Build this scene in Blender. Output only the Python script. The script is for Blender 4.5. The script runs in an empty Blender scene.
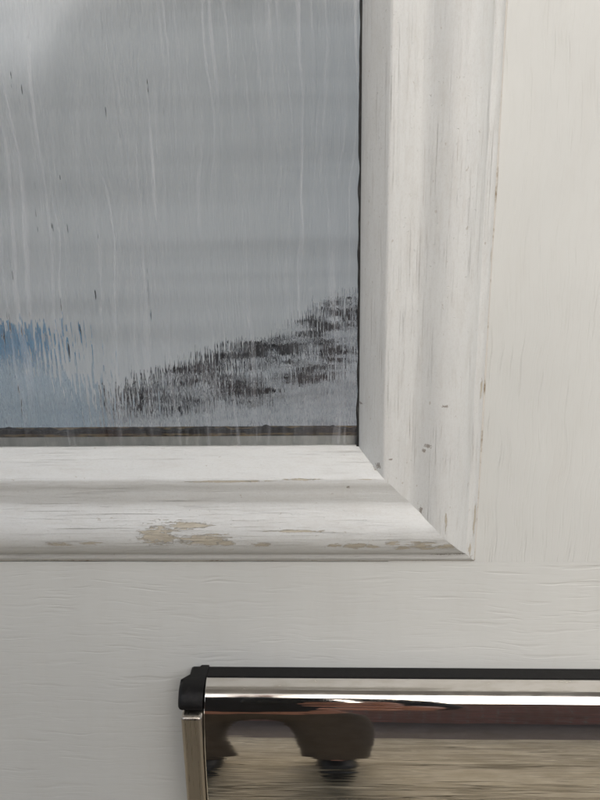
import bpy, bmesh, math, random
from mathutils import Vector, Matrix, noise as mnoise
R = math.radians
random.seed(7)
scn = bpy.context.scene
COL = scn.collection

# ------------------------------------------------------------------ camera
CAMP = Vector((0.0, -0.28, 1.20))
FPX = 623.0
pitch, yaw, roll = R(14.0), R(1.9), R(0.9)
fw = Vector((-math.sin(yaw)*math.cos(pitch), math.cos(yaw)*math.cos(pitch), -math.sin(pitch)))
r0 = fw.cross(Vector((0, 0, 1))).normalized()
u0 = r0.cross(fw)
rt = r0*math.cos(roll) - u0*math.sin(roll)
up = r0*math.sin(roll) + u0*math.cos(roll)
cam = bpy.data.cameras.new('camera')
cam.sensor_fit = 'VERTICAL'; cam.sensor_height = 36.0; cam.sensor_width = 27.0
cam.lens = FPX/800*36.0
cam.clip_start = 0.005; cam.clip_end = 300
camo = bpy.data.objects.new('camera', cam); COL.objects.link(camo)
m3 = Matrix((rt, up, -fw)).transposed()
camo.matrix_world = Matrix.Translation(CAMP) @ m3.to_4x4()
scn.camera = camo

def px(x, y, plane_y=0.0):
    """photo pixel -> point on the vertical plane y = plane_y (metres)"""
    d = fw + rt*((x-300)/FPX) + up*((400-y)/FPX)
    return CAMP + d*((plane_y-CAMP.y)/d.y)

# ------------------------------------------------------------------ light
SUN = Vector((0.10, -0.82, 0.64)).normalized()
w = bpy.data.worlds.new('World'); scn.world = w; w.use_nodes = True
nt = w.node_tree; bg = nt.nodes['Background']
sky = nt.nodes.new('ShaderNodeTexSky'); sky.sky_type = 'NISHITA'; sky.sun_disc = False
sky.sun_elevation = math.asin(SUN.z); sky.sun_rotation = math.atan2(SUN.x, SUN.y)
sky.air_density = 1.0; sky.dust_density = 4.0
hs = nt.nodes.new('ShaderNodeHueSaturation'); hs.inputs['Saturation'].default_value = 0.60
nt.links.new(sky.outputs[0], hs.inputs['Color']); nt.links.new(hs.outputs[0], bg.inputs[0])
bg.inputs[1].default_value = 0.15
sl = bpy.data.lights.new('sun', 'SUN'); sl.energy = 0.75; sl.angle = R(70); sl.color = (1, .985, .95)
so = bpy.data.objects.new('sun', sl); COL.objects.link(so); so.location = (1, -2, 4)
so.rotation_euler = (-SUN).to_track_quat('-Z', 'Y').to_euler()
scn.view_settings.view_transform = 'Standard'; scn.view_settings.look = 'None'
scn.view_settings.gamma = 1; scn.view_settings.use_curve_mapping = False
scn.view_settings.exposure = 0.33
scn.cycles.adaptive_threshold = 0.02
scn.cycles.max_bounces = 10; scn.cycles.diffuse_bounces = 3; scn.cycles.glossy_bounces = 4
scn.cycles.transmission_bounces = 8; scn.cycles.transparent_max_bounces = 8

# ------------------------------------------------------------------ helpers
class NT:
    """small node-building helper"""
    def __init__(s, name):
        s.m = bpy.data.materials.new(name); s.m.use_nodes = True
        s.t = s.m.node_tree; s.N = s.t.nodes; s.L = s.t.links
        s.p = s.N['Principled BSDF']; s.out = s.N['Material Output']
        s.tc = s.N.new('ShaderNodeTexCoord').outputs['Object']
    def put(s, sock, v):
        if hasattr(v, 'is_linked') or isinstance(v, bpy.types.NodeSocket): s.L.new(v, sock)
        else: sock.default_value = v
    def math(s, op, a, b=0.0, c=0.0, clamp=False):
        n = s.N.new('ShaderNodeMath'); n.operation = op; n.use_clamp = clamp
        for i, v in enumerate((a, b, c)): s.put(n.inputs[i], v)
        return n.outputs[0]
    def vscale(s, sc, off=(0, 0, 0), vec=None):
        n = s.N.new('ShaderNodeMapping'); s.L.new(vec or s.tc, n.inputs[0])
        n.inputs['Scale'].default_value = sc; n.inputs['Location'].default_value = off
        return n.outputs[0]
    def noise(s, sc, detail=3, rough=.55, off=(0, 0, 0), dist=0.0, vec=None):
        n = s.N.new('ShaderNodeTexNoise'); s.L.new(s.vscale(sc, off, vec), n.inputs['Vector'])
        n.inputs['Scale'].default_value = 1.0; n.inputs['Detail'].default_value = detail
        n.inputs['Roughness'].default_value = rough; n.inputs['Distortion'].default_value = dist
        return n.outputs['Fac']
    def ramp(s, v, a, b, lo=0.0, hi=1.0, smooth=True):
        n = s.N.new('ShaderNodeMapRange'); n.interpolation_type = 'SMOOTHSTEP' if smooth else 'LINEAR'
        s.put(n.inputs[0], v)
        for i, q in enumerate((a, b, lo, hi)): n.inputs[i+1].default_value = q
        return n.outputs[0]
    def mix(s, f, a, b):
        n = s.N.new('ShaderNodeMix'); n.data_type = 'RGBA'
        s.put(n.inputs[0], f)
        for i, v in ((6, a), (7, b)): s.put(n.inputs[i], v if not isinstance(v, tuple) else (*v, 1) if len(v) == 3 else v)
        return n.outputs[2]
    def xyz(s, vec=None):
        n = s.N.new('ShaderNodeSeparateXYZ'); s.L.new(vec or s.tc, n.inputs[0]); return n.outputs
    def bump(s, h, strength, dist, prev=None):
        n = s.N.new('ShaderNodeBump'); s.put(n.inputs['Height'], h)
        n.inputs['Strength'].default_value = strength; n.inputs['Distance'].default_value = dist
        if prev is not None: s.L.new(prev, n.inputs['Normal'])
        return n.outputs[0]
    def base(s, col=None, rough=None, normal=None, metal=None, spec=None):
        if col is not None: s.put(s.p.inputs['Base Color'], (*col, 1) if isinstance(col, tuple) else col)
        if rough is not None: s.put(s.p.inputs['Roughness'], rough)
        if normal is not None: s.L.new(normal, s.p.inputs['Normal'])
        if metal is not None: s.p.inputs['Metallic'].default_value = metal
        if spec is not None: s.p.inputs['Specular IOR Level'].default_value = spec
        return s.m
    def ellipses(s, lst, X, Z):
        """union of soft ellipses (cx, cz, rx, rz): value 1 at the centre, 0 at the rim"""
        tot = None
        for cx, cz, rx, rz in lst:
            a = s.math('DIVIDE', s.math('SUBTRACT', X, cx), rx); b = s.math('DIVIDE', s.math('SUBTRACT', Z, cz), rz)
            d = s.math('SQRT', s.math('ADD', s.math('MULTIPLY', a, a), s.math('MULTIPLY', b, b)))
            v = s.math('SUBTRACT', 1.0, d)
            tot = v if tot is None else s.math('MAXIMUM', tot, v)
        return tot

def mesh(name, verts, faces, mat=None, parent=None, smooth=None):
    me = bpy.data.meshes.new(name); me.from_pydata([tuple(v) for v in verts], [], faces)
    bm = bmesh.new(); bm.from_mesh(me); bmesh.ops.recalc_face_normals(bm, faces=bm.faces); bm.to_mesh(me); bm.free()
    if smooth is not None:
        me.polygons.foreach_set('use_smooth', [True]*len(me.polygons)); me.set_sharp_from_angle(angle=R(smooth))
    o = bpy.data.objects.new(name, me); COL.objects.link(o)
    if mat: me.materials.append(mat)
    o.parent = parent
    return o
def from_bm(name, bm, mat=None, parent=None, smooth=None):
    me = bpy.data.meshes.new(name); bmesh.ops.recalc_face_normals(bm, faces=bm.faces); bm.to_mesh(me); bm.free()
    if smooth is not None:
        me.polygons.foreach_set('use_smooth', [True]*len(me.polygons)); me.set_sharp_from_angle(angle=R(smooth))
    o = bpy.data.objects.new(name, me); COL.objects.link(o)
    if mat: me.materials.append(mat)
    o.parent = parent
    return o
def box(name, a, b, mat, parent=None, bev=0.0, seg=2):
    bm = bmesh.new(); bmesh.ops.create_cube(bm, size=1)
    for v in bm.verts: v.co = Vector([(a[i]+b[i])/2 + v.co[i]*(b[i]-a[i]) for i in range(3)])
    if bev: bmesh.ops.bevel(bm, geom=bm.edges[:], offset=bev, segments=seg, affect='EDGES', profile=.5)
    o = from_bm(name, bm, mat, parent, 40 if bev else None)
    if bev:                                   # the six flat sides stay flat, only the rounded edges are smooth
        for pl in o.data.polygons:
            if max(abs(c) for c in pl.normal) > .9999: pl.use_smooth = False
    return o
def tag(o, label=None, cat=None, group=None, kind=None):
    for k, v in (('label', label), ('category', cat), ('group', group), ('kind', kind)):
        if v: o[k] = v
    return o
def empty(name, loc=(0, 0, 0)):
    o = bpy.data.objects.new(name, None); COL.objects.link(o); o.location = loc; return o

# ------------------------------------------------------------------ positions (door face is y = 0)
XR = 0.0288                       # front inner edge of the moulding, right side
ZB = CAMP.z - 0.1053              # front inner edge of the moulding, bottom
XL = XR - 0.36; ZT = ZB + 0.74    # opening width and height
MW = 0.0461                       # moulding width
DX0, DX1, DZ0, DZ1 = -0.50, 0.44, 0.03, 2.02

# ------------------------------------------------------------------ materials
def chipset(pts, plane):
    out = []
    for x, y, rx, ry in pts:
        p = px(x, y, plane); q = px(x+rx, y, plane); s = px(x, y+ry, plane)
        out.append((p.x, p.z, abs(q.x-p.x), abs(s.z-p.z)))
    return out

def paint(name, axis, chips=None, chips2=None, worn=False, grain=0.0, tone=(.668, .683, .660)):
    n = NT(name)
    L, T = (0, 2) if axis == 'x' else (2, 0)
    def sc(l, t):
        v = [t, t, t]; v[L] = l; return tuple(v)
    X, Y, Z = n.xyz()[0:3]
    lowf = n.noise((9, 9, 9), 3, .6)
    col = n.mix(n.ramp(lowf, .3, .7), tuple(c*.965 for c in tone), tuple(c*1.03 for c in tone))
    dust = n.ramp(n.noise((70, 70, 14), 5, .7, (6, 2, 2)), .45, .75)
    col = n.mix(n.math('MULTIPLY', dust, .10), col, (.50, .47, .41))
    mott = n.noise(sc(60, 240), 4, .65, (3, 1, 2))
    col = n.mix(n.math('MULTIPLY', n.ramp(mott, .45, .75), .22 if worn else .06), col, (.50, .475, .425))
    hts = []                                   # relief terms in metres, merged into one bump
    def relief(v, k): hts.append(n.math('MULTIPLY', v, k))
    if grain:
        warp = n.noise((22, 22, 22), 2, .5, (7, 3, 1))
        comb = n.N.new('ShaderNodeCombineXYZ')
        wv = n.math('MULTIPLY', n.math('SUBTRACT', warp, .5), .009)
        for i in range(3): comb.inputs[i].default_value = 0
        n.L.new(wv, comb.inputs[T])
        add = n.N.new('ShaderNodeVectorMath'); add.operation = 'ADD'
        n.L.new(n.tc, add.inputs[0]); n.L.new(comb.outputs[0], add.inputs[1])
        g1 = n.noise(sc(26, 340), 2, .55, (1, 5, 9), .15, add.outputs[0])
        g2 = n.noise(sc(48, 900), 2, .5, (4, 2, 6), .1, add.outputs[0])
        patch = n.ramp(n.noise((16, 16, 16), 1, .5, (8, 8, 2)), .35, .65)
        gr = n.math('MULTIPLY', n.ramp(g1, .55, .70), n.math('MULTIPLY_ADD', patch, .7, .3))
        h = n.math('ADD', n.math('MULTIPLY', gr, -1.0), n.math('MULTIPLY', n.ramp(g2, .5, .75), -.28))
        wide = n.noise(sc(10, 90), 2, .5, (2, 9, 4))
        relief(h, grain*.0005); relief(wide, .00015)
        col = n.mix(n.math('MULTIPLY', gr, .045), col, (.42, .40, .35))
    if worn:
        st = n.noise(sc(28, 800), 4, .7, (5, 5, 1))
        pits = n.noise((900, 900, 900), 2, .5, (2, 2, 8))
        chalk = n.noise(sc(700, 1300), 3, .7, (1, 4, 8))
        col = n.mix(n.math('MULTIPLY', n.ramp(chalk, .42, .72), .16), col, (.46, .44, .40))
        h = n.math('ADD', n.math('MULTIPLY', n.ramp(st, .5, .8), -.6), n.math('MULTIPLY', n.ramp(pits, .68, .78), -.7))
        relief(h, .00022)
        stn = n.ramp(n.noise(sc(45, 1000), 3, .65, (9, 2, 3)), .60, .78)
        stn = n.math('MULTIPLY', stn, n.ramp(n.noise(sc(18, 70), 2, .5, (1, 1, 6)), .42, .62))
        col = n.mix(n.math('MULTIPLY', stn, .55), col, (.38, .34, .29))
        crk = n.ramp(n.noise(sc(22, 1700), 5, .75, (3, 8, 3)), .57, .68)
        crk = n.math('MULTIPLY', crk, n.ramp(n.noise(sc(12, 40), 3, .6, (5, 1, 9)), .40, .56))
        col = n.mix(n.math('MULTIPLY', crk, .34), col, (.34, .31, .27))
        relief(crk, -.00012)
        spots = n.math('MULTIPLY', n.ramp(n.noise(sc(300, 500), 2, .5, (4, 7, 7)), .715, .76), .45)
        col = n.mix(spots, col, (.38, .34, .28))
    if chips:
        e = n.ellipses(chips, X, Z)
        e = n.ramp(e, -.8, 1.0, -.62, .40, False)
        cn = n.math('ADD', n.math('ADD', n.math('MULTIPLY', n.math('MULTIPLY_ADD', n.noise(sc(45, 1500), 4, .7, (6, 3, 4)), .45, n.math('MULTIPLY', n.noise(sc(220, 900), 5, .8, (2, 3, 4)), .55)), 2.6), -.80), e)
        f = n.ramp(cn, .53, .60)
        ring = n.math('MULTIPLY', n.ramp(cn, .44, .53), n.math('SUBTRACT', 1.0, f))
        chipcol = n.mix(n.noise(sc(400, 900), 3), (.46, .415, .325), (.62, .58, .49))
        col = n.mix(n.math('MULTIPLY', ring, .45), col, (.78, .77, .74))
        col = n.mix(f, col, chipcol)
        relief(f, -.00022)
    if chips2:
        e = n.ellipses(chips2, X, Z)
        e = n.ramp(e, -.8, 1.0, -.6, .6, False)
        cn = n.math('ADD', n.math('MULTIPLY_ADD', n.noise((1500, 1500, 1500), 4, .75, (5, 3, 4)), 2.2, -.62), e)
        f = n.ramp(cn, .56, .66)
        col = n.mix(f, col, (.33, .31, .28))
    tot = hts[0]
    for q in hts[1:]: tot = n.math('ADD', tot, q)
    n.base(col, n.ramp(mott, .3, .7, .42, .55), n.bump(tot, 1.0, 1.0), spec=.42)
    return n.m

chipB = chipset([(160, 533, 26, 13), (205, 538, 34, 9), (186, 524, 30, 5), (225, 541, 14, 4),
                 (92, 541, 14, 2.5), (300, 529, 44, 1.5), (335, 544, 9, 3.6), (354, 544.5, 15, 4.2),
                 (372, 545, 9, 3.2), (392, 541, 9, 5), (420, 543, 19, 5.5), (446, 545, 19, 5), (402, 547, 10, 3.5), (60, 542, 16, 2.5), (262, 543, 16, 3),
                 (428, 548, 14, 2), (230, 482, 50, 1.3), (300, 480, 34, 1.1), (365, 480, 14, 1.0)], -.009)
chipB2 = chipset([(348, 486.5, 2.2, 1.6), (377, 470, 4, 2.5), (442, 557, 14, 2.0), (460, 556, 8, 2.5)], -.007)
chipR = chipset([(488.5, 345, 3, 1.5), (481, 388, 1.6, 11), (474, 520, 2.0, 30), (469.5, 548, 2.5, 8), (492, 255, 1.5, 9), (442, 512, 1.5, 14)], -.002)
chipR2 = chipset([(444, 405, 4, 1.8), (428, 446, 4, 2.6), (424, 451, 2, 2.4), (391, 460, 2.5, 1.2), (363, 411, 2.2, 1.4), (379, 468, 3, 3.5),
                  (421, 511, 2.2, 5)], -.009)
M_slab_h = paint('white_paint_horizontal_grain', 'x', grain=.30)
M_slab_v = paint('white_paint_vertical_grain', 'z', grain=.42)
M_mould_h = paint('worn_white_paint_horizontal', 'x', chipB, chipB2, True, tone=(.694, .71, .697))
M_mould_v = paint('worn_white_paint_vertical', 'z', chipR, chipR2, True, tone=(.694, .71, .697))

def chrome():
    n = NT('polished_chrome')
    X, Y, Z = n.xyz()[0:3]
    b1 = n.noise((18, 60, 420), 2, .5)
    b2 = n.noise((9, 30, 120), 2, .5, (3, 3, 3))
    nrm = n.bump(n.math('ADD', n.math('MULTIPLY', b1, .25), b2), .16, .0006)
    sm = n.noise((70, 200, 260), 4, .65, (2, 0, 4))
    col = n.mix(n.ramp(sm, .35, .7), (.82, .79, .75), (.72, .685, .625))
    rgh = n.ramp(sm, .3, .75, .02, .06)
    rgh = n.math('ADD', rgh, n.math('MULTIPLY', n.ramp(Z, ZT_L+prof[24][1], ZT_L+prof[10][1]), n.ramp(sm, .25, .8, .09, .24)))
    return n.base(col, rgh, nrm, 1.0)
def steel():
    n = NT('brushed_steel')
    b = n.noise((900, 900, 14), 3, .6)
    col = n.mix(b, (.44, .40, .35), (.56, .52, .46))
    return n.base(col, n.ramp(b, .3, .7, .26, .38), n.bump(b, .1, .0002), 1.0)
M_steel = steel()
def black_plastic():
    n = NT('black_plastic')
    b = n.noise((300, 300, 300), 4, .6)
    col = n.mix(n.ramp(b, .5, .75), (.006, .0055, .0055), (.016, .015, .014))
    return n.base(col, n.ramp(b, .3, .7, .38, .55), n.bump(n.noise((1200, 1200, 1200)), .08, .0003), spec=.3)
M_black = black_plastic()
def grime_mat():
    n = NT('dirty_spacer')
    a = n.noise((120, 200, 900), 4, .7); b = n.noise((300, 300, 500), 3, .6, (4, 4, 4))
    col = n.mix(n.ramp(a, .40, .62), (.022, .017, .012), (.30, .215, .10))
    col = n.mix(n.ramp(b, .60, .72), col, (.26, .21, .14))
    return n.base(col, .8, n.bump(a, .5, .0005))
M_grime = grime_mat()
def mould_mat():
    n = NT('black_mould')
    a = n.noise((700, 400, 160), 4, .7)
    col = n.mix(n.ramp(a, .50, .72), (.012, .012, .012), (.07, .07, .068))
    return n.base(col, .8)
M_mildew = mould_mat()
def sealant_mat():
    n = NT('grey_sealant')
    a = n.noise((160, 200, 60), 4, .65)
    col = n.mix(n.ramp(a, .35, .7), (.52, .55, .54), (.76, .78, .765))
    return n.base(col, .6)
M_sealant = sealant_mat()
def caulk_mat():
    n = NT('dirty_edge_sealant')
    a = n.noise((70, 70, 70), 4, .7); b = n.noise((500, 500, 500), 3, .6)
    f = n.ramp(n.math('ADD', a, n.math('MULTIPLY', b, .3)), .64, .86)
    col = n.mix(f, (.62, .60, .56), (.28, .23, .16))
    return n.base(col, .7)
M_caulk = caulk_mat()

def front_glass(film):
    n = NT('glass_with_drips_and_painted_relief' if film else 'clear_glass')
    N, L = n.N, n.L
    tr = N.new('ShaderNodeBsdfTransparent'); tr.inputs[0].default_value = (.985, .99, .985, 1)
    gl = N.new('ShaderNodeBsdfGlossy'); gl.inputs['Roughness'].default_value = .12
    gl.inputs[0].default_value = (1, 1, 1, 1)
    fr = N.new('ShaderNodeFresnel'); fr.inputs[0].default_value = 1.5
    m1 = N.new('ShaderNodeMixShader'); L.new(fr.outputs[0], m1.inputs[0]); L.new(tr.outputs[0], m1.inputs[1]); L.new(gl.outputs[0], m1.inputs[2])
    if not film:
        L.new(m1.outputs[0], n.out.inputs[0]); return n.m
    df = N.new('ShaderNodeBsdfDiffuse'); df.inputs[0].default_value = (.71, .735, .77, 1)
    warp = n.noise((30, 30, 14), 2, .5, (6, 1, 1))
    comb = N.new('ShaderNodeCombineXYZ'); L.new(n.math('MULTIPLY', n.math('SUBTRACT', warp, .5), .014), comb.inputs[0])
    add = N.new('ShaderNodeVectorMath'); add.operation = 'ADD'; L.new(n.tc, add.inputs[0]); L.new(comb.outputs[0], add.inputs[1])
    v = add.outputs[0]
    s1 = n.ramp(n.noise((340, 1, 4.0), 2, .5, (1, 2, 3), 0, v), .53, .72)
    s2 = n.ramp(n.noise((620, 1, 10), 2, .5, (5, 2, 1), 0, v), .56, .74)
    s3 = n.noise((60, 1, 5), 3, .6, (9, 2, 1), 0, v)
    s4 = n.noise((520, 1, 5), 3, .6, (2, 6, 1), 0, v)
    pm = n.ramp(n.noise((25, 1, 12), 1, .5, (9, 5, 1)), .28, .60)
    sp = n.ramp(n.noise((300, 1, 260), 1, .5, (3, 3, 1)), .80, .83)
    f = n.math('MULTIPLY_ADD', n.math('MULTIPLY', s1, pm), .20, .055)
    f = n.math('MULTIPLY_ADD', s2, .08, f)
    f = n.math('MULTIPLY_ADD', n.math('SUBTRACT', s4, .5), .16, f)  # fine film streaks paint in the light and dark of the ridged glass
    f = n.math('MULTIPLY_ADD', n.math('SUBTRACT', s3, .5), .14, f)
    f = n.math('MULTIPLY_ADD', sp, .35, f, True)
    m2 = N.new('ShaderNodeMixShader'); L.new(f, m2.inputs[0]); L.new(m1.outputs[0], m2.inputs[1]); L.new(df.outputs[0], m2.inputs[2])
    L.new(m2.outputs[0], n.out.inputs[0])
    return n.m
M_front = front_glass(True); M_clear = front_glass(False)
def rear_glass():
    n = NT('vertically_streaked_patterned_glass')
    am = n.ramp(n.noise((40, 1, 20), 2, .5, (7, 1, 3)), .3, .7, .35, 1.2)
    h1 = n.noise((260, 1, 13), 3, .55, (1, 1, 1), .2)
    h2 = n.noise((75, 1, 9), 2, .5, (4, 1, 2))
    h3 = n.noise((300, 1, 48), 2, .5, (2, 1, 7))
    h = n.math('ADD', n.math('ADD', n.math('MULTIPLY', n.math('MULTIPLY', h1, .55), am), n.math('MULTIPLY', h2, .9)), n.math('MULTIPLY', h3, .62))
    nrm = n.bump(h, 1.0, .0019)
    rf = n.N.new('ShaderNodeBsdfRefraction'); rf.inputs['IOR'].default_value = 1.5; rf.inputs['Roughness'].default_value = .015
    rf.inputs['Color'].default_value = (.985, .995, .99, 1); n.L.new(nrm, rf.inputs['Normal'])
    n.L.new(rf.outputs[0], n.out.inputs[0]); n.N.remove(n.p)
    return n.m
M_rear = rear_glass()

# ------------------------------------------------------------------ ground and what lies opposite the door
def wood_mat():
    n = NT('weathered_timber_board')
    oi = n.N.new('ShaderNodeObjectInfo').outputs['Random']
    addv = n.N.new('ShaderNodeVectorMath'); addv.operation = 'ADD'
    cb = n.N.new('ShaderNodeCombineXYZ'); n.L.new(n.math('MULTIPLY', oi, 37.0), cb.inputs[0]); n.L.new(n.math('MULTIPLY', oi, 11.0), cb.inputs[1])
    n.L.new(n.tc, addv.inputs[0]); n.L.new(cb.outputs[0], addv.inputs[1])
    g = n.noise((2.2, 60, 40), 4, .6, (0, 0, 0), .6, addv.outputs[0])
    g2 = n.noise((6, 260, 100), 3, .6, (3, 1, 0), .2, addv.outputs[0])
    col = n.mix(n.ramp(g, .3, .7), (.19, .158, .105), (.58, .505, .36))
    col = n.mix(n.math('MULTIPLY', n.ramp(g2, .55, .75), .55), col, (.07, .055, .04))
    col = n.mix(n.math('MULTIPLY', oi, .25), col, (.20, .165, .115))
    return n.base(col, .75, n.bump(n.math('ADD', g, g2), .4, .003))
M_wood = wood_mat()
def earth_mat():
    n = NT('dark_soil_gravel')
    a = n.noise((40, 40, 40), 5, .7)
    return n.base(n.mix(a, (.095, .075, .062), (.20, .16, .13)), .9, n.bump(a, .5, .01))
ground = mesh('ground', [(-40, -60, -.045), (40, -60, -.045), (40, 1.5, -.045), (-40, 1.5, -.045)], [(0, 1, 2, 3)], earth_mat())
tag(ground, kind='structure')
deck = box('deck', (-1.85, -2.36, -.044), (1.85, -.07, -.028), earth_mat(), None); tag(deck, kind='structure')
proto = None
for i in range(16):
    y0 = -.075 - .142*i
    if proto is None:
        bm = bmesh.new(); bmesh.ops.create_cube(bm, size=1)
        for v in bm.verts: v.co = Vector((v.co.x*3.6, v.co.y*.136, v.co.z*.026))
        bmesh.ops.bevel(bm, geom=bm.edges[:], offset=.003, segments=1, affect='EDGES')
        proto = from_bm('board', bm, M_wood, deck); b = proto
    else:
        b = proto.copy(); COL.objects.link(b); b.parent = deck
    b.location = (random.uniform(-.02, .02), y0-.068, -.0145 + random.uniform(-.001, .001))
def brick_mat():
    n = NT('red_brick')
    bt = n.N.new('ShaderNodeTexBrick')
    sep = n.xyz(); cb = n.N.new('ShaderNodeCombineXYZ'); n.L.new(sep[0], cb.inputs[0]); n.L.new(sep[2], cb.inputs[1])
    n.L.new(cb.outputs[0], bt.inputs[0]); bt.inputs['Scale'].default_value = 1
    bt.inputs['Brick Width'].default_value = .225; bt.inputs['Row Height'].default_value = .075; bt.inputs['Mortar Size'].default_value = .006
    bt.inputs[1].default_value = (.34, .16, .12, 1); bt.inputs[2].default_value = (.25, .125, .095, 1); bt.inputs[3].default_value = (.28, .25, .21, 1)
    return n.base(bt.outputs[0], .85, n.bump(bt.outputs[1], -.6, .008))
gw = empty('garden_wall', (0, -5.2, -.045)); tag(gw, 'tall red brick garden wall mirrored in the chrome letter plate', 'garden wall')
box('brickwork', (-6, -.11, 0), (6, .11, 2.5), brick_mat(), gw)
def stone_mat():
    n = NT('pale_coping'); a = n.noise((20, 20, 20), 4)
    return n.base(n.mix(a, (.34, .32, .28), (.48, .46, .42)), .8)
M_stone = stone_mat()
cw = None
for i in range(14):
    if cw is None: cw = box('coping_stone', (-.43, -.15, 2.5), (.43, .15, 2.57), M_stone, gw, .008); b = cw
    else: b = cw.copy(); COL.objects.link(b); b.parent = gw
    b.location = (-5.6+i*.865, 0, 0)

# ------------------------------------------------------------------ the door
door = empty('front_door'); tag(door, 'white wood-grain front door with a glazed panel and chrome letter plate', 'door')
TH = .044
zj = ZB - MW - .0012                # joint between bottom panel and the stiles
def slab(name, x0, x1, z0, z1, mat):
    return box(name, (x0, 0, z0), (x1, TH, z1), mat, door)
slab('rail', DX0, DX1, DZ0, zj, M_slab_h)
slab('stile', XR+.004, DX1, zj+.00005, DZ1, M_slab_v)
slab('stile', DX0, XL-.004, zj+.00005, DZ1, M_slab_v)
slab('rail', XL-.0038, XR+.0038, ZT+.004, DZ1, M_slab_h)
box('rail', (XL-.0038, .0008, zj+.00005), (XR+.0038, TH, ZB-.004), M_slab_h, door)

# moulding: profile (w outward from the front inner edge, h proud of the door), millimetres
PROF = [(-10.6, -9.5), (-10.3, -7.5), (-9.4, -5.2), (-7.4, -1.4), (-4.8, 2.4), (-2.4, 5.5), (-.9, 7.3), (-.2, 8.1), (.5, 8.5), (1.4, 8.6),
        (3.2, 8.5), (4.6, 8.0), (5.2, 7.6), (6.2, 7.4), (8.5, 7.1), (11, 6.6), (12.6, 6.2), (13.3, 6.05), (14.2, 6.2), (16, 6.9), (18.5, 8.3), (21, 9.8),
        (23.5, 11.0), (26, 11.7), (28.5, 11.85), (31, 11.5), (33.5, 10.6), (36, 9.2), (38, 7.6), (39.6, 5.8), (40.4, 4.6), (40.8, 3.7),
        (41.6, 3.4), (43, 3.3), (44.2, 2.8), (45.2, 1.8), (45.9, .7), (46.1, -.5)]
def chaikin(p, it):
    for _ in range(it):
        q = [p[0]]
        for a, b in zip(p, p[1:]): q += [(a[0]*.75+b[0]*.25, a[1]*.75+b[1]*.25), (a[0]*.25+b[0]*.75, a[1]*.25+b[1]*.75)]
        p = q + [p[-1]]
    return p
_k = next(i for i, p in enumerate(PROF) if p[0] > 39)
_in = [p for p in PROF[:_k] if p[0] not in (4.6, 5.2, 12.6, 14.2)]      # fewer control points give rounder hollows
PROF = chaikin(_in, 2) + PROF[_k:]
def moulding(side):
    verts, faces = [], []
    n = 120 if side in 'br' else 24
    P = len(PROF)
    for k in range(n+1):
        t = k/n
        for w_, h_ in PROF:
            w, h = w_/1000, h_/1000
            wob = .00010 if side in 'br' else 0
            dl = .0006*mnoise.noise(Vector((w*190, 3.3, 0))) + .0003*mnoise.noise(Vector((w*700, 1.3, 0))) if w > 0 else 0   # uneven mitre
            if side == 'b':
                x = (XL-w)*(1-t) + (XR+w+dl)*t; z = ZB-w; q = Vector((x*30, w*80, 1.7))
                x_, z_ = x, z + mnoise.noise(q)*wob
            elif side == 't':
                x_, z_ = (XL-w)*(1-t) + (XR+w)*t, ZT+w
            elif side == 'r':
                z = (ZB-w+dl)*(1-t) + (ZT+w)*t; q = Vector((z*30, w*80, 5.2))
                x_, z_ = XR+w+mnoise.noise(q)*wob, z
            else:
                z_ = (ZB-w)*(1-t) + (ZT+w)*t; x_ = XL-w
            hh = h + (mnoise.noise(Vector((x_*45, w*120, z_*45)))*.00016 if side in 'br' else 0)
            verts.append((x_, -hh, z_))
    for k in range(n):
        for j in range(P-1):
            a = k*P+j; faces.append((a, a+1, a+P+1, a+P))
    return mesh('moulding', verts, faces, M_mould_h if side in 'bt' else M_mould_v, door, 50)
for s in 'brtl': moulding(s)
# sealant line where the moulding meets the door skin
def caulk(a, b, nrm):
    a, b = Vector(a), Vector(b); n = 60; verts, faces = [], []
    for k in range(n+1):
        p = a.lerp(b, k/n); wd = .0007 + .0007*max(0, mnoise.noise(Vector((k*.35, a.x*9, 2))))
        for s_, y_ in ((-.0006, .0), (-.0002, -.0005), (wd*.5, -.0004), (wd, .0003)):
            q = p + Vector(nrm)*s_; verts.append((q.x, y_, q.z))
    for k in range(n):
        for j in range(3): i = k*4+j; faces.append((i, i+1, i+5, i+4))
    return mesh('sealant_line', verts, faces, M_caulk, door, 60)
caulk((XL-MW, 0, ZB-MW), (XR+MW, 0, ZB-MW), (0, 0, -1))
caulk((XR+MW, 0, ZB-MW), (XR+MW, 0, ZT+MW), (1, 0, 0))

# glazing: front pane, rear pane, spacer
gx0, gx1, gz0, gz1 = XL+.005, XR-.0055, ZB+.0055, ZT-.005
YF = .0085
gp = box('glass_pane', (gx0-.004, YF, gz0-.004), (gx1+.004, YF+.004, gz1+.004), M_front, door)
gp.data.materials.append(M_clear)
for pl in gp.data.polygons:
    if pl.normal.y > -.5: pl.material_index = 1
box('glass_pane', (gx0-.004, YF+.018, gz0-.004), (gx1+.004, YF+.022, gz1+.004), M_rear, door)
Xe, Ze = XR-.0103, ZB+.0103         # visible glass edge lines (right, bottom)
def ragged(name, horizontal, a, b, lo, hi, amp, y0, th, mat, freq=900, seed=0, n=420):
    """strip with an uneven upper (inner) edge"""
    verts, faces = [], []
    for k in range(n+1):
        s = a + (b-a)*k/n
        e = hi + amp*(mnoise.noise(Vector((s*freq*.25, seed, 0)))*.7 + mnoise.noise(Vector((s*freq, seed, 3)))*.6)
        for q in (lo, e):
            for y in (y0, y0+th):
                verts.append((s, y, q) if horizontal else (q, y, s))
    for k in range(n):
        i = k*4
        faces += [(i, i+2, i+6, i+4), (i+1, i+5, i+7, i+3), (i+2, i+3, i+7, i+6), (i, i+4, i+5, i+1)]
    faces += [(0, 1, 3, 2), (n*4, n*4+2, n*4+3, n*4+1)]
    return mesh(name, verts, faces, mat, door)
YS = YF+.0042
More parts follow.
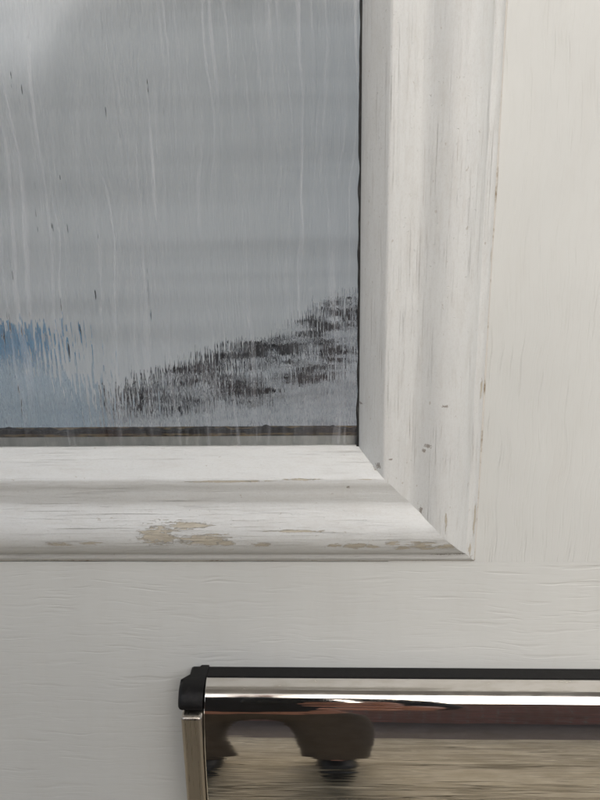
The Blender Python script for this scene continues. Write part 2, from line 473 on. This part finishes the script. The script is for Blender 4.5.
ragged('edge_sealant', True, gx0, gx1, gz0-.003, Ze+.0042, .0001, YS+.001, .006, M_sealant, 120, 1)
ragged('spacer_bar', True, gx0, gx1, Ze+.0038, Ze+.0059, .0003, YS+.0004, .010, M_grime, 260, 2)
ragged('mildew_line', True, gx0, gx1, Ze+.0054, Ze+.0070, .0022, YS+.0001, .004, M_mildew, 240, 3)
ragged('mould_and_shade_strip', False, gz0, gz1, Xe+.0022, Xe-.0010, .0009, YF-.0010, .0008, M_mildew, 110, 9, 900)  # black strip paints the mould and shadow in the gap beside the moulding

# ------------------------------------------------------------------ letter plate
ZT_L = px(420, 666.3, 0).z
TAB = [(679, 89), (685, 78), (690, 66), (693, 57), (696, 47), (699, 37), (702, 29), (705, 24), (709, 20.5), (714, 17.5), (722, 14), (735, 10), (745, 5), (757, 1.5), (766, 0)]
def interp(y):
    for (a, ta), (b, tb) in zip(TAB, TAB[1:]):
        if y <= b: return ta + (tb-ta)*(y-a)/(b-a)
    return 0.0
prof = [(.0098, 0.0)]                # (proud of door, drop below the top edge)
y = 679.0
while y < 766:
    t = R(interp(y+.5)); ds = .00047/math.cos(t-R(40))
    prof.append((prof[-1][0]+ds*math.sin(t), prof[-1][1]-ds*math.cos(t))); y += 1
pf = prof[-1][0]
prof += [(pf, prof[-1][1]+(-.0704-prof[-1][1])*k/8) for k in range(1, 9)] + [(pf, -.0708), (pf-.0003, -.0725), (pf-.0015, -.075), (pf-.004, -.076), (pf-.008, -.0755)]
xl = px(206.5, 745, -.02).x; xr_ = xl + .285
letter = box('letter_plate', (xl-.0095, -.0092, ZT_L-.0815), (xr_+.0095, -.0002, ZT_L-.0002), M_black, door, .0012)
letter['label'] = 'chrome letter plate with black hinge caps'
def sweep(name, pr, x0, x1, mat, parent, ang=40, nx=60, caps=True):
    verts, faces = [], []; P = len(pr)
    for k in range(nx+1):
        x = x0 + (x1-x0)*(k-3)/(nx-6)
        ins = 0.0
        if k < 4: x, ins = x0 + (0, .0002, .0006, .0007)[k], (.0006, .0002, 0, 0)[k]
        if k > nx-4: x, ins = x1 - (0, .0002, .0006, .0007)[nx-k], (.0006, .0002, 0, 0)[nx-k]
        for p_, z_ in pr: verts.append((x, -p_+ins, ZT_L+z_))
    for k in range(nx):
        for j in range(P-1): a = k*P+j; faces.append((a, a+1, a+P+1, a+P))
    if caps: faces += [tuple(range(P)), tuple(nx*P+i for i in range(P))]
    return mesh(name, verts, faces, mat, parent, ang)
M_chrome = chrome()
sweep('flap', prof, xl, xr_, M_chrome, letter, 60)
# thin rolled lip along the flap's visible end
def cap_shape(xa, xb, name, sgn):
    # black hinge cap wrapping the top corner
    cp = [(.0002, .0002)]
    z_end = prof[28][1]
    cp += [(.0060, .0003), (.0098, .0003)]
    for p_, z_ in prof:
        if z_ > z_end and p_ > .0098: cp.append((p_+.0012, z_+.0004))
    cp += [(cp[-1][0]+.0002, z_end-.001), (cp[-1][0]-.004, z_end-.0018), (.0002, z_end-.0018)]
    bm = bmesh.new()
    va = [bm.verts.new((xa, -p_, ZT_L+z_)) for p_, z_ in cp]; vb = [bm.verts.new((xb, -p_, ZT_L+z_)) for p_, z_ in cp]
    K = len(cp)
    bm.faces.new(va); bm.faces.new(vb[::-1])
    for i in range(K): bm.faces.new((va[i], vb[i], vb[(i+1) % K], va[(i+1) % K]))
    for lst, o_, dx in ((va, xa, 1), (vb, xb, -1)):
        if (sgn < 0) == (o_ == xa):                    # top of the cap slopes back towards the door
            lst[0].co.x += dx*.0085; lst[1].co.x += dx*.0055; lst[2].co.x += dx*.0025; lst[-1].co.x += dx*.001
    bm.normal_update()
    outer = xa if sgn < 0 else xb
    ed = [e for e in bm.edges if all(abs(v.co.x-outer) < 1e-6 for v in e.verts) and len(e.link_faces) == 2]
    bmesh.ops.bevel(bm, geom=ed, offset=.0022, segments=3, affect='EDGES', profile=.5)
    return from_bm(name, bm, M_black, letter, 45)
cap_shape(xl-.0128, xl-.0004, 'hinge_cap', -1)
cap_shape(xr_+.0004, xr_+.0128, 'hinge_cap', 1)
def side_frame(xa, xb):
    z0, z1 = ZT_L+prof[28][1]-.0021, ZT_L-.0805
    pfr = pf + .0002
    return box('side_frame', (xa, -pfr, z1), (xb, -.0094, z0), M_steel, letter, .0016, 3)
side_frame(xl-.0105, xl-.0003); side_frame(xr_+.0003, xr_+.0105)

# ------------------------------------------------------------------ frame round the door
def plaster_mat(name, c):
    n = NT(name); a = n.noise((30, 30, 30), 4)
    return n.base(n.mix(a, tuple(q*.93 for q in c), c), .85, n.bump(n.noise((200, 200, 200)), .15, .001))
M_plaster = plaster_mat('pale_plaster', (.62, .61, .59))
def struct_box(name, a, b, mat): return tag(box(name, a, b, mat), kind='structure')
struct_box('door_jamb', (DX0-.08, -.02, -.03), (DX0-.004, .12, DZ1+.005), M_slab_v)
struct_box('door_jamb', (DX1+.004, -.02, -.03), (DX1+.08, .12, DZ1+.005), M_slab_v)
struct_box('door_head', (DX0-.08, -.02, DZ1+.006), (DX1+.08, .12, DZ1+.08), M_slab_h)
struct_box('door_sill', (DX0-.08, -.06, -.03), (DX1+.08, .12, .022), M_stone)

struct_box('porch_soffit', (-1.1, -.72, 2.30), (1.05, .20, 2.38), M_plaster)

struct_box('bounce_floor', (-1.6, .121, -.03), (1.6, 3.2, 0), plaster_mat('pale_bounce_surface', (.82, .81, .78)))  # unseen pale floor, added to bounce sky light onto the curtain's back

# pale curtain behind the glass
def cloth_mat(name, fn):
    n = NT(name); return fn(n)
def curtain_fn(n):
    wv = n.noise((1.5, 3, 34), 3, .5, (2, 2, 2))
    weave = n.noise((500, 500, 500), 2)
    c = n.mix(n.ramp(wv, .35, .65), (.80, .76, .715), (.94, .895, .845))
    n.base(c, .9, n.bump(weave, .2, .0005), spec=.1)
    tl = n.N.new('ShaderNodeBsdfTranslucent'); n.L.new(c, tl.inputs[0])
    ms = n.N.new('ShaderNodeMixShader'); ms.inputs[0].default_value = .7
    n.L.new(n.p.outputs[0], ms.inputs[1]); n.L.new(tl.outputs[0], ms.inputs[2]); n.L.new(ms.outputs[0], n.out.inputs[0])
    return n.m
CY = .150
verts, faces = [], []
nx_, nz_ = 90, 12
for k in range(nx_+1):
    x = XL-.06 + (XR+.06-XL+.06)*k/nx_
    yy = CY + .003*math.sin(x*46) + .002*math.sin(x*97+1)
    for j in range(nz_+1):
        z = ZB-.12 + (ZT-ZB+.2)*j/nz_
        verts.append((x, yy, z))
for k in range(nx_):
    for j in range(nz_): a = k*(nz_+1)+j; faces.append((a, a+1, a+nz_+2, a+nz_+1))
cur = mesh('curtain', verts, faces, cloth_mat('pale_curtain_cloth', curtain_fn), None, 60)
tag(cur, 'plain pale grey curtain hanging behind the streaked glass', 'curtain')
# shelf carrying the cloths
struct_box('window_shelf', (XL-.06, TH+.001, ZB-.075), (XR+.06, .143, ZB-.06), M_plaster)

def drape(name, outline, y0, mat, seed):
    """sheer cloth hanging in soft folds: outline is [(x, z_top)], hem on the shelf"""
    zb = ZB-.0598; verts, faces = [], []; nu, nv = 110, 20
    xs = [p[0] for p in outline]
    def top(x):
        for (a, ta), (b, tb) in zip(outline, outline[1:]):
            if x <= b: return ta + (tb-ta)*(x-a)/(b-a)
        return outline[-1][1]
    for i in range(nu+1):
        x = xs[0] + (xs[-1]-xs[0])*i/nu
        T = top(x) + .007*mnoise.noise(Vector((x*60, seed, 0))) + .003*mnoise.noise(Vector((x*190, seed, 0)))
        for j in range(nv+1):
            t = j/nv
            yy = y0 + .006*math.sin(x*120+seed) + .005*mnoise.noise(Vector((x*40, t*3, seed+3))) + .012*t*t
            verts.append((x, yy, zb + (T-zb)*t))
    for i in range(nu):
        for j in range(nv): a = i*(nv+1)+j; faces.append((a, a+1, a+nv+2, a+nv+1))
    return mesh(name, verts, faces, mat, None, 60)
OY = .112
def P_(x, y): p = px(x, y, OY); return (p.x, p.z)
def sheer(n, c, cover, tint=(1, 1, 1)):
    '''thin woven cloth: cover says how much of the weave is thread'''
    n.base(c, .9, spec=.05)
    tl = n.N.new('ShaderNodeBsdfTranslucent'); n.L.new(c, tl.inputs[0])
    ms = n.N.new('ShaderNodeMixShader'); ms.inputs[0].default_value = .5
    n.L.new(n.p.outputs[0], ms.inputs[1]); n.L.new(tl.outputs[0], ms.inputs[2])
    tr = n.N.new('ShaderNodeBsdfTransparent'); tr.inputs[0].default_value = (*tint, 1)
    m2 = n.N.new('ShaderNodeMixShader'); n.L.new(cover, m2.inputs[0])
    n.L.new(tr.outputs[0], m2.inputs[1]); n.L.new(ms.outputs[0], m2.inputs[2]); n.L.new(m2.outputs[0], n.out.inputs[0])
    return n.m
def dark_fn(n):
    X, Y, Z = n.xyz()[0:3]
    bl = []
    for x, y, rx, ry in ((140, 398, 26, 30), (176, 378, 30, 24), (214, 362, 28, 26), (250, 352, 30, 22), (285, 348, 34, 24), (318, 330, 30, 22), (345, 312, 30, 16),
                         (240, 390, 44, 20), (305, 380, 36, 18), (185, 404, 30, 16), (330, 352, 30, 20), (128, 385, 14, 34)):
        p, q, s = px(x, y, OY-.01), px(x+rx, y, OY-.01), px(x, y+ry, OY-.01)
        bl.append((p.x, p.z, abs(q.x-p.x), abs(s.z-p.z)))
    e = n.math('MULTIPLY_ADD', n.ellipses(bl, X, Z), .40, n.math('MULTIPLY', n.math('SUBTRACT', n.noise((170, 60, 210), 4, .7, (0, 0, 0), .5), .5), 1.9))
    f = n.ramp(e, .12, .22)
    g = n.noise((190, 50, 160), 4, .65, (3, 1, 1))
    col = n.mix(n.ramp(g, .38, .58), (.40, .41, .44), (.88, .88, .88))
    return sheer(n, n.mix(f, col, (.003, .004, .010)), n.math('MAXIMUM', f, n.ramp(g, .35, .6, .55, .15)), (.96, .96, .98))
def blue_fn(n):
    X, Y, Z = n.xyz()[0:3]
    p0, p1 = px(0, 350, OY-.01).z, px(0, 375, OY-.01).z
    f = n.ramp(n.math('ADD', Z, n.math('MULTIPLY', n.math('SUBTRACT', n.noise((80, 80, 80), 2), .5), .012)), p1, p0)
    low = n.mix(n.ramp(n.noise((60, 30, 45), 3, .6), .4, .6), (.34, .50, .68), (.74, .78, .82))
    return sheer(n, n.mix(f, low, (.10, .37, .68)), n.math('MULTIPLY_ADD', f, .40, n.ramp(n.noise((220, 40, 26), 3, .6), .4, .65, .10, .45)), (.80, .90, .98))
db = drape('patterned_cloth', [P_(112, 405), P_(128, 385), P_(165, 366), P_(205, 352), P_(240, 338), P_(275, 336), P_(300, 318), P_(322, 300), P_(352, 292), P_(385, 290)],
            .100, cloth_mat('black_blotched_grey_cloth', dark_fn), 2)
tag(db, 'sheer pale cloth with black flecks hanging behind the glass', 'cloth')
bb = drape('blue_cloth', [P_(-90, 330), P_(-40, 322), P_(0, 324), P_(30, 322), P_(48, 326), P_(55, 372), P_(80, 385), P_(104, 402), P_(110, 425)],
            .100, cloth_mat('blue_cloth', blue_fn), 8)
tag(bb, 'sheer blue cloth hanging behind the glass at its lower left', 'cloth')

# ------------------------------------------------------------------ the photographer, seen only as a reflection
def flat(name, c, r, bs=60, var=.12):
    n = NT(name); a = n.noise((bs, bs, bs), 4)
    return n.base(n.mix(a, tuple(q*(1-var) for q in c), tuple(q*(1+var) for q in c)), r, n.bump(a, .2, .002))
M_skin = flat('skin', (.42, .20, .14), .5, 90); M_jacket = flat('dark_jacket_cloth', (.022, .022, .026), .85)
M_trous = flat('brown_trouser_cloth', (.085, .066, .05), .9); M_shoe = flat('black_shoe_leather', (.012, .012, .012), .45); M_hair = flat('dark_hair', (.03, .02, .014), .6)
def skin_mesh(name, chains, mat, parent, levels=2):
    verts, edges, rad, roots = [], [], [], []
    idx = {}
    for ch in chains:
        prev = None
        for k, (p, r_) in enumerate(ch):
            key = tuple(round(c, 5) for c in p)
            if key not in idx:
                idx[key] = len(verts); verts.append(p); rad.append(r_)
                if prev is None: roots.append(idx[key])
            if prev is not None and prev != idx[key]: edges.append((prev, idx[key]))
            prev = idx[key]
    me = bpy.data.meshes.new(name); me.from_pydata(verts, edges, [])
    o = bpy.data.objects.new(name, me); COL.objects.link(o); o.parent = parent; me.materials.append(mat)
    md = o.modifiers.new('skin', 'SKIN'); md.use_smooth_shade = True
    for i, r_ in enumerate(rad): me.skin_vertices[0].data[i].radius = r_ if isinstance(r_, tuple) else (r_, r_)
    for i in roots: me.skin_vertices[0].data[i].use_root = True
    o.modifiers.new('smooth', 'SUBSURF').levels = levels; o.modifiers['smooth'].render_levels = levels
    me.materials[0] = mat
    return o
PX, PY = -.13, -1.10
person = empty('person', (PX, PY, 0)); tag(person, 'person in dark jacket and brown trousers taking the photo, mirrored in the chrome', 'person')
# local coordinates: +y towards the door
HY = -CAMP.y                                  # how far the phone stands from the door
hy = -HY - PY                                 # the viewpoint's local y
pel = (0, .04, .96); chest = (.01, .30, 1.31); neckb = (.015, .47, 1.52); neck0 = (.012, .42, 1.46); waist = (0, .14, 1.11)
shr, shl = (.21, .44, 1.47), (-.19, .44, 1.47)
cx = -PX                                       # the viewpoint's local x
hand = Vector((cx+.065, hy-.095, 1.03))
elb = (cx+.14, hy-.37, 1.06); wri = (cx+.105, hy-.165, 1.01)
elbl = (-.30, .30, 1.18); wril = (-.24, .36, .96)
body = [[(pel, (.13, .10)), (waist, (.12, .09)), (chest, (.14, .10)), (neck0, (.10, .075)), (neckb, (.055, .055)), ((.02, .53, 1.59), (.05, .05)),
         ((.02, .56, 1.66), (.070, .085)), ((.02, .575, 1.74), (.078, .095)), ((.02, .56, 1.81), (.045, .055))],
        [(neck0, .1), (shr, (.062, .062)), (elb, (.042, .042)), (wri, (.026, .03)), (tuple(hand), (.022, .036))],
        [(neck0, .1), (shl, (.062, .062)), (elbl, (.042, .042)), (wril, (.028, .028)), ((-.225, .38, .88), (.034, .02)), ((-.22, .39, .81), (.022, .014))],
        [(pel, .1), ((.13, .0, .86), (.09, .09)), ((.155, .03, .50), (.058, .058)), ((.16, -.03, .10), (.04, .04)), ((.165, .07, .035), (.036, .026))],
        [(pel, .1), ((-.13, .0, .86), (.09, .09)), ((-.155, .03, .50), (.058, .058)), ((-.16, -.03, .10), (.04, .04)), ((-.165, .07, .035), (.036, .026))]]
skin_mesh('body', body, M_skin, person)
# right hand: four fingers laid across the phone's back, thumb on the screen side
for k, ln in enumerate((.072, .078, .074, .060)):
    z = 1.070 - k*.025; yb = hy-.026 - k*.006
    skin_mesh('finger', [[((cx+.075, hy-.075-k*.004, z-.006), .010), ((cx+.050, yb, z-.001), .0098), ((cx+.050-ln*.5, yb+.004, z+.001), .0090), ((cx+.050-ln*.95, yb+.002, z+.001), .0078)]], M_skin, person)
skin_mesh('finger', [[((cx+.07, hy-.08, 1.05), .012), ((cx+.06, hy-.060, 1.10), .011), ((cx+.035, hy-.056, 1.12), .009)]], M_skin, person)
skin_mesh('jacket', [[((0, .04, .90), (.17, .13)), (waist, (.165, .125)), (chest, (.19, .13)), ((.012, .42, 1.47), (.14, .09)), ((.015, .465, 1.51), (.075, .07))],
                     [((.012, .42, 1.47), .1), (shr, (.082, .082)), (elb, (.058, .058)), ((cx+.125, hy-.21, 1.03), (.044, .044))],
                     [((.012, .42, 1.47), .1), (shl, (.082, .082)), (elbl, (.062, .062)), ((-.245, .355, .98), (.046, .046))]], M_jacket, person)
skin_mesh('trousers', [[((0, .05, 1.0), (.15, .12)), (pel, (.155, .125)), ((.13, .0, .86), (.105, .11)), ((.15, .02, .68), (.086, .095)), ((.155, .03, .50), (.086, .09)), ((.16, -.02, .12), (.086, .09)), ((.16, -.02, .06), (.090, .095))],
                       [(pel, .1), ((-.13, .0, .86), (.105, .11)), ((-.15, .02, .68), (.086, .095)), ((-.155, .03, .50), (.086, .09)), ((-.16, -.02, .12), (.086, .09)), ((-.16, -.02, .06), (.090, .095))]], M_trous, person)
for sx in (.16, -.16):
    skin_mesh('shoe', [[((sx, -.085, .045), (.045, .044)), ((sx, -.01, .05), (.050, .048)), ((sx+.006, .10, .037), (.055, .036)), ((sx+.006, .17, .032), (.042, .030))]], M_shoe, person)
hr = skin_mesh('hair', [[((.02, .51, 1.69), (.07, .075)), ((.02, .535, 1.77), (.085, .092)), ((.02, .56, 1.825), (.06, .07))]], M_hair, person)
# phone held just behind the viewpoint
phone = empty('phone', tuple(CAMP)); tag(phone, 'black phone held up in front of the door', 'phone')
phone.rotation_mode = 'QUATERNION'; phone.rotation_quaternion = m3.to_quaternion()
box('phone_body', (-.078, -.140, .016), (.008, .024, .025), flat('black_phone_back', (.006, .006, .007), .25), phone, .0035, 3)
bm = bmesh.new(); bmesh.ops.create_cone(bm, cap_ends=True, segments=24, radius1=.006, radius2=.006, depth=.002)
ln = from_bm('camera_lens', bm, flat('lens_ring', (.02, .02, .025), .1), phone, 40); ln.location = (0, 0, .0149)
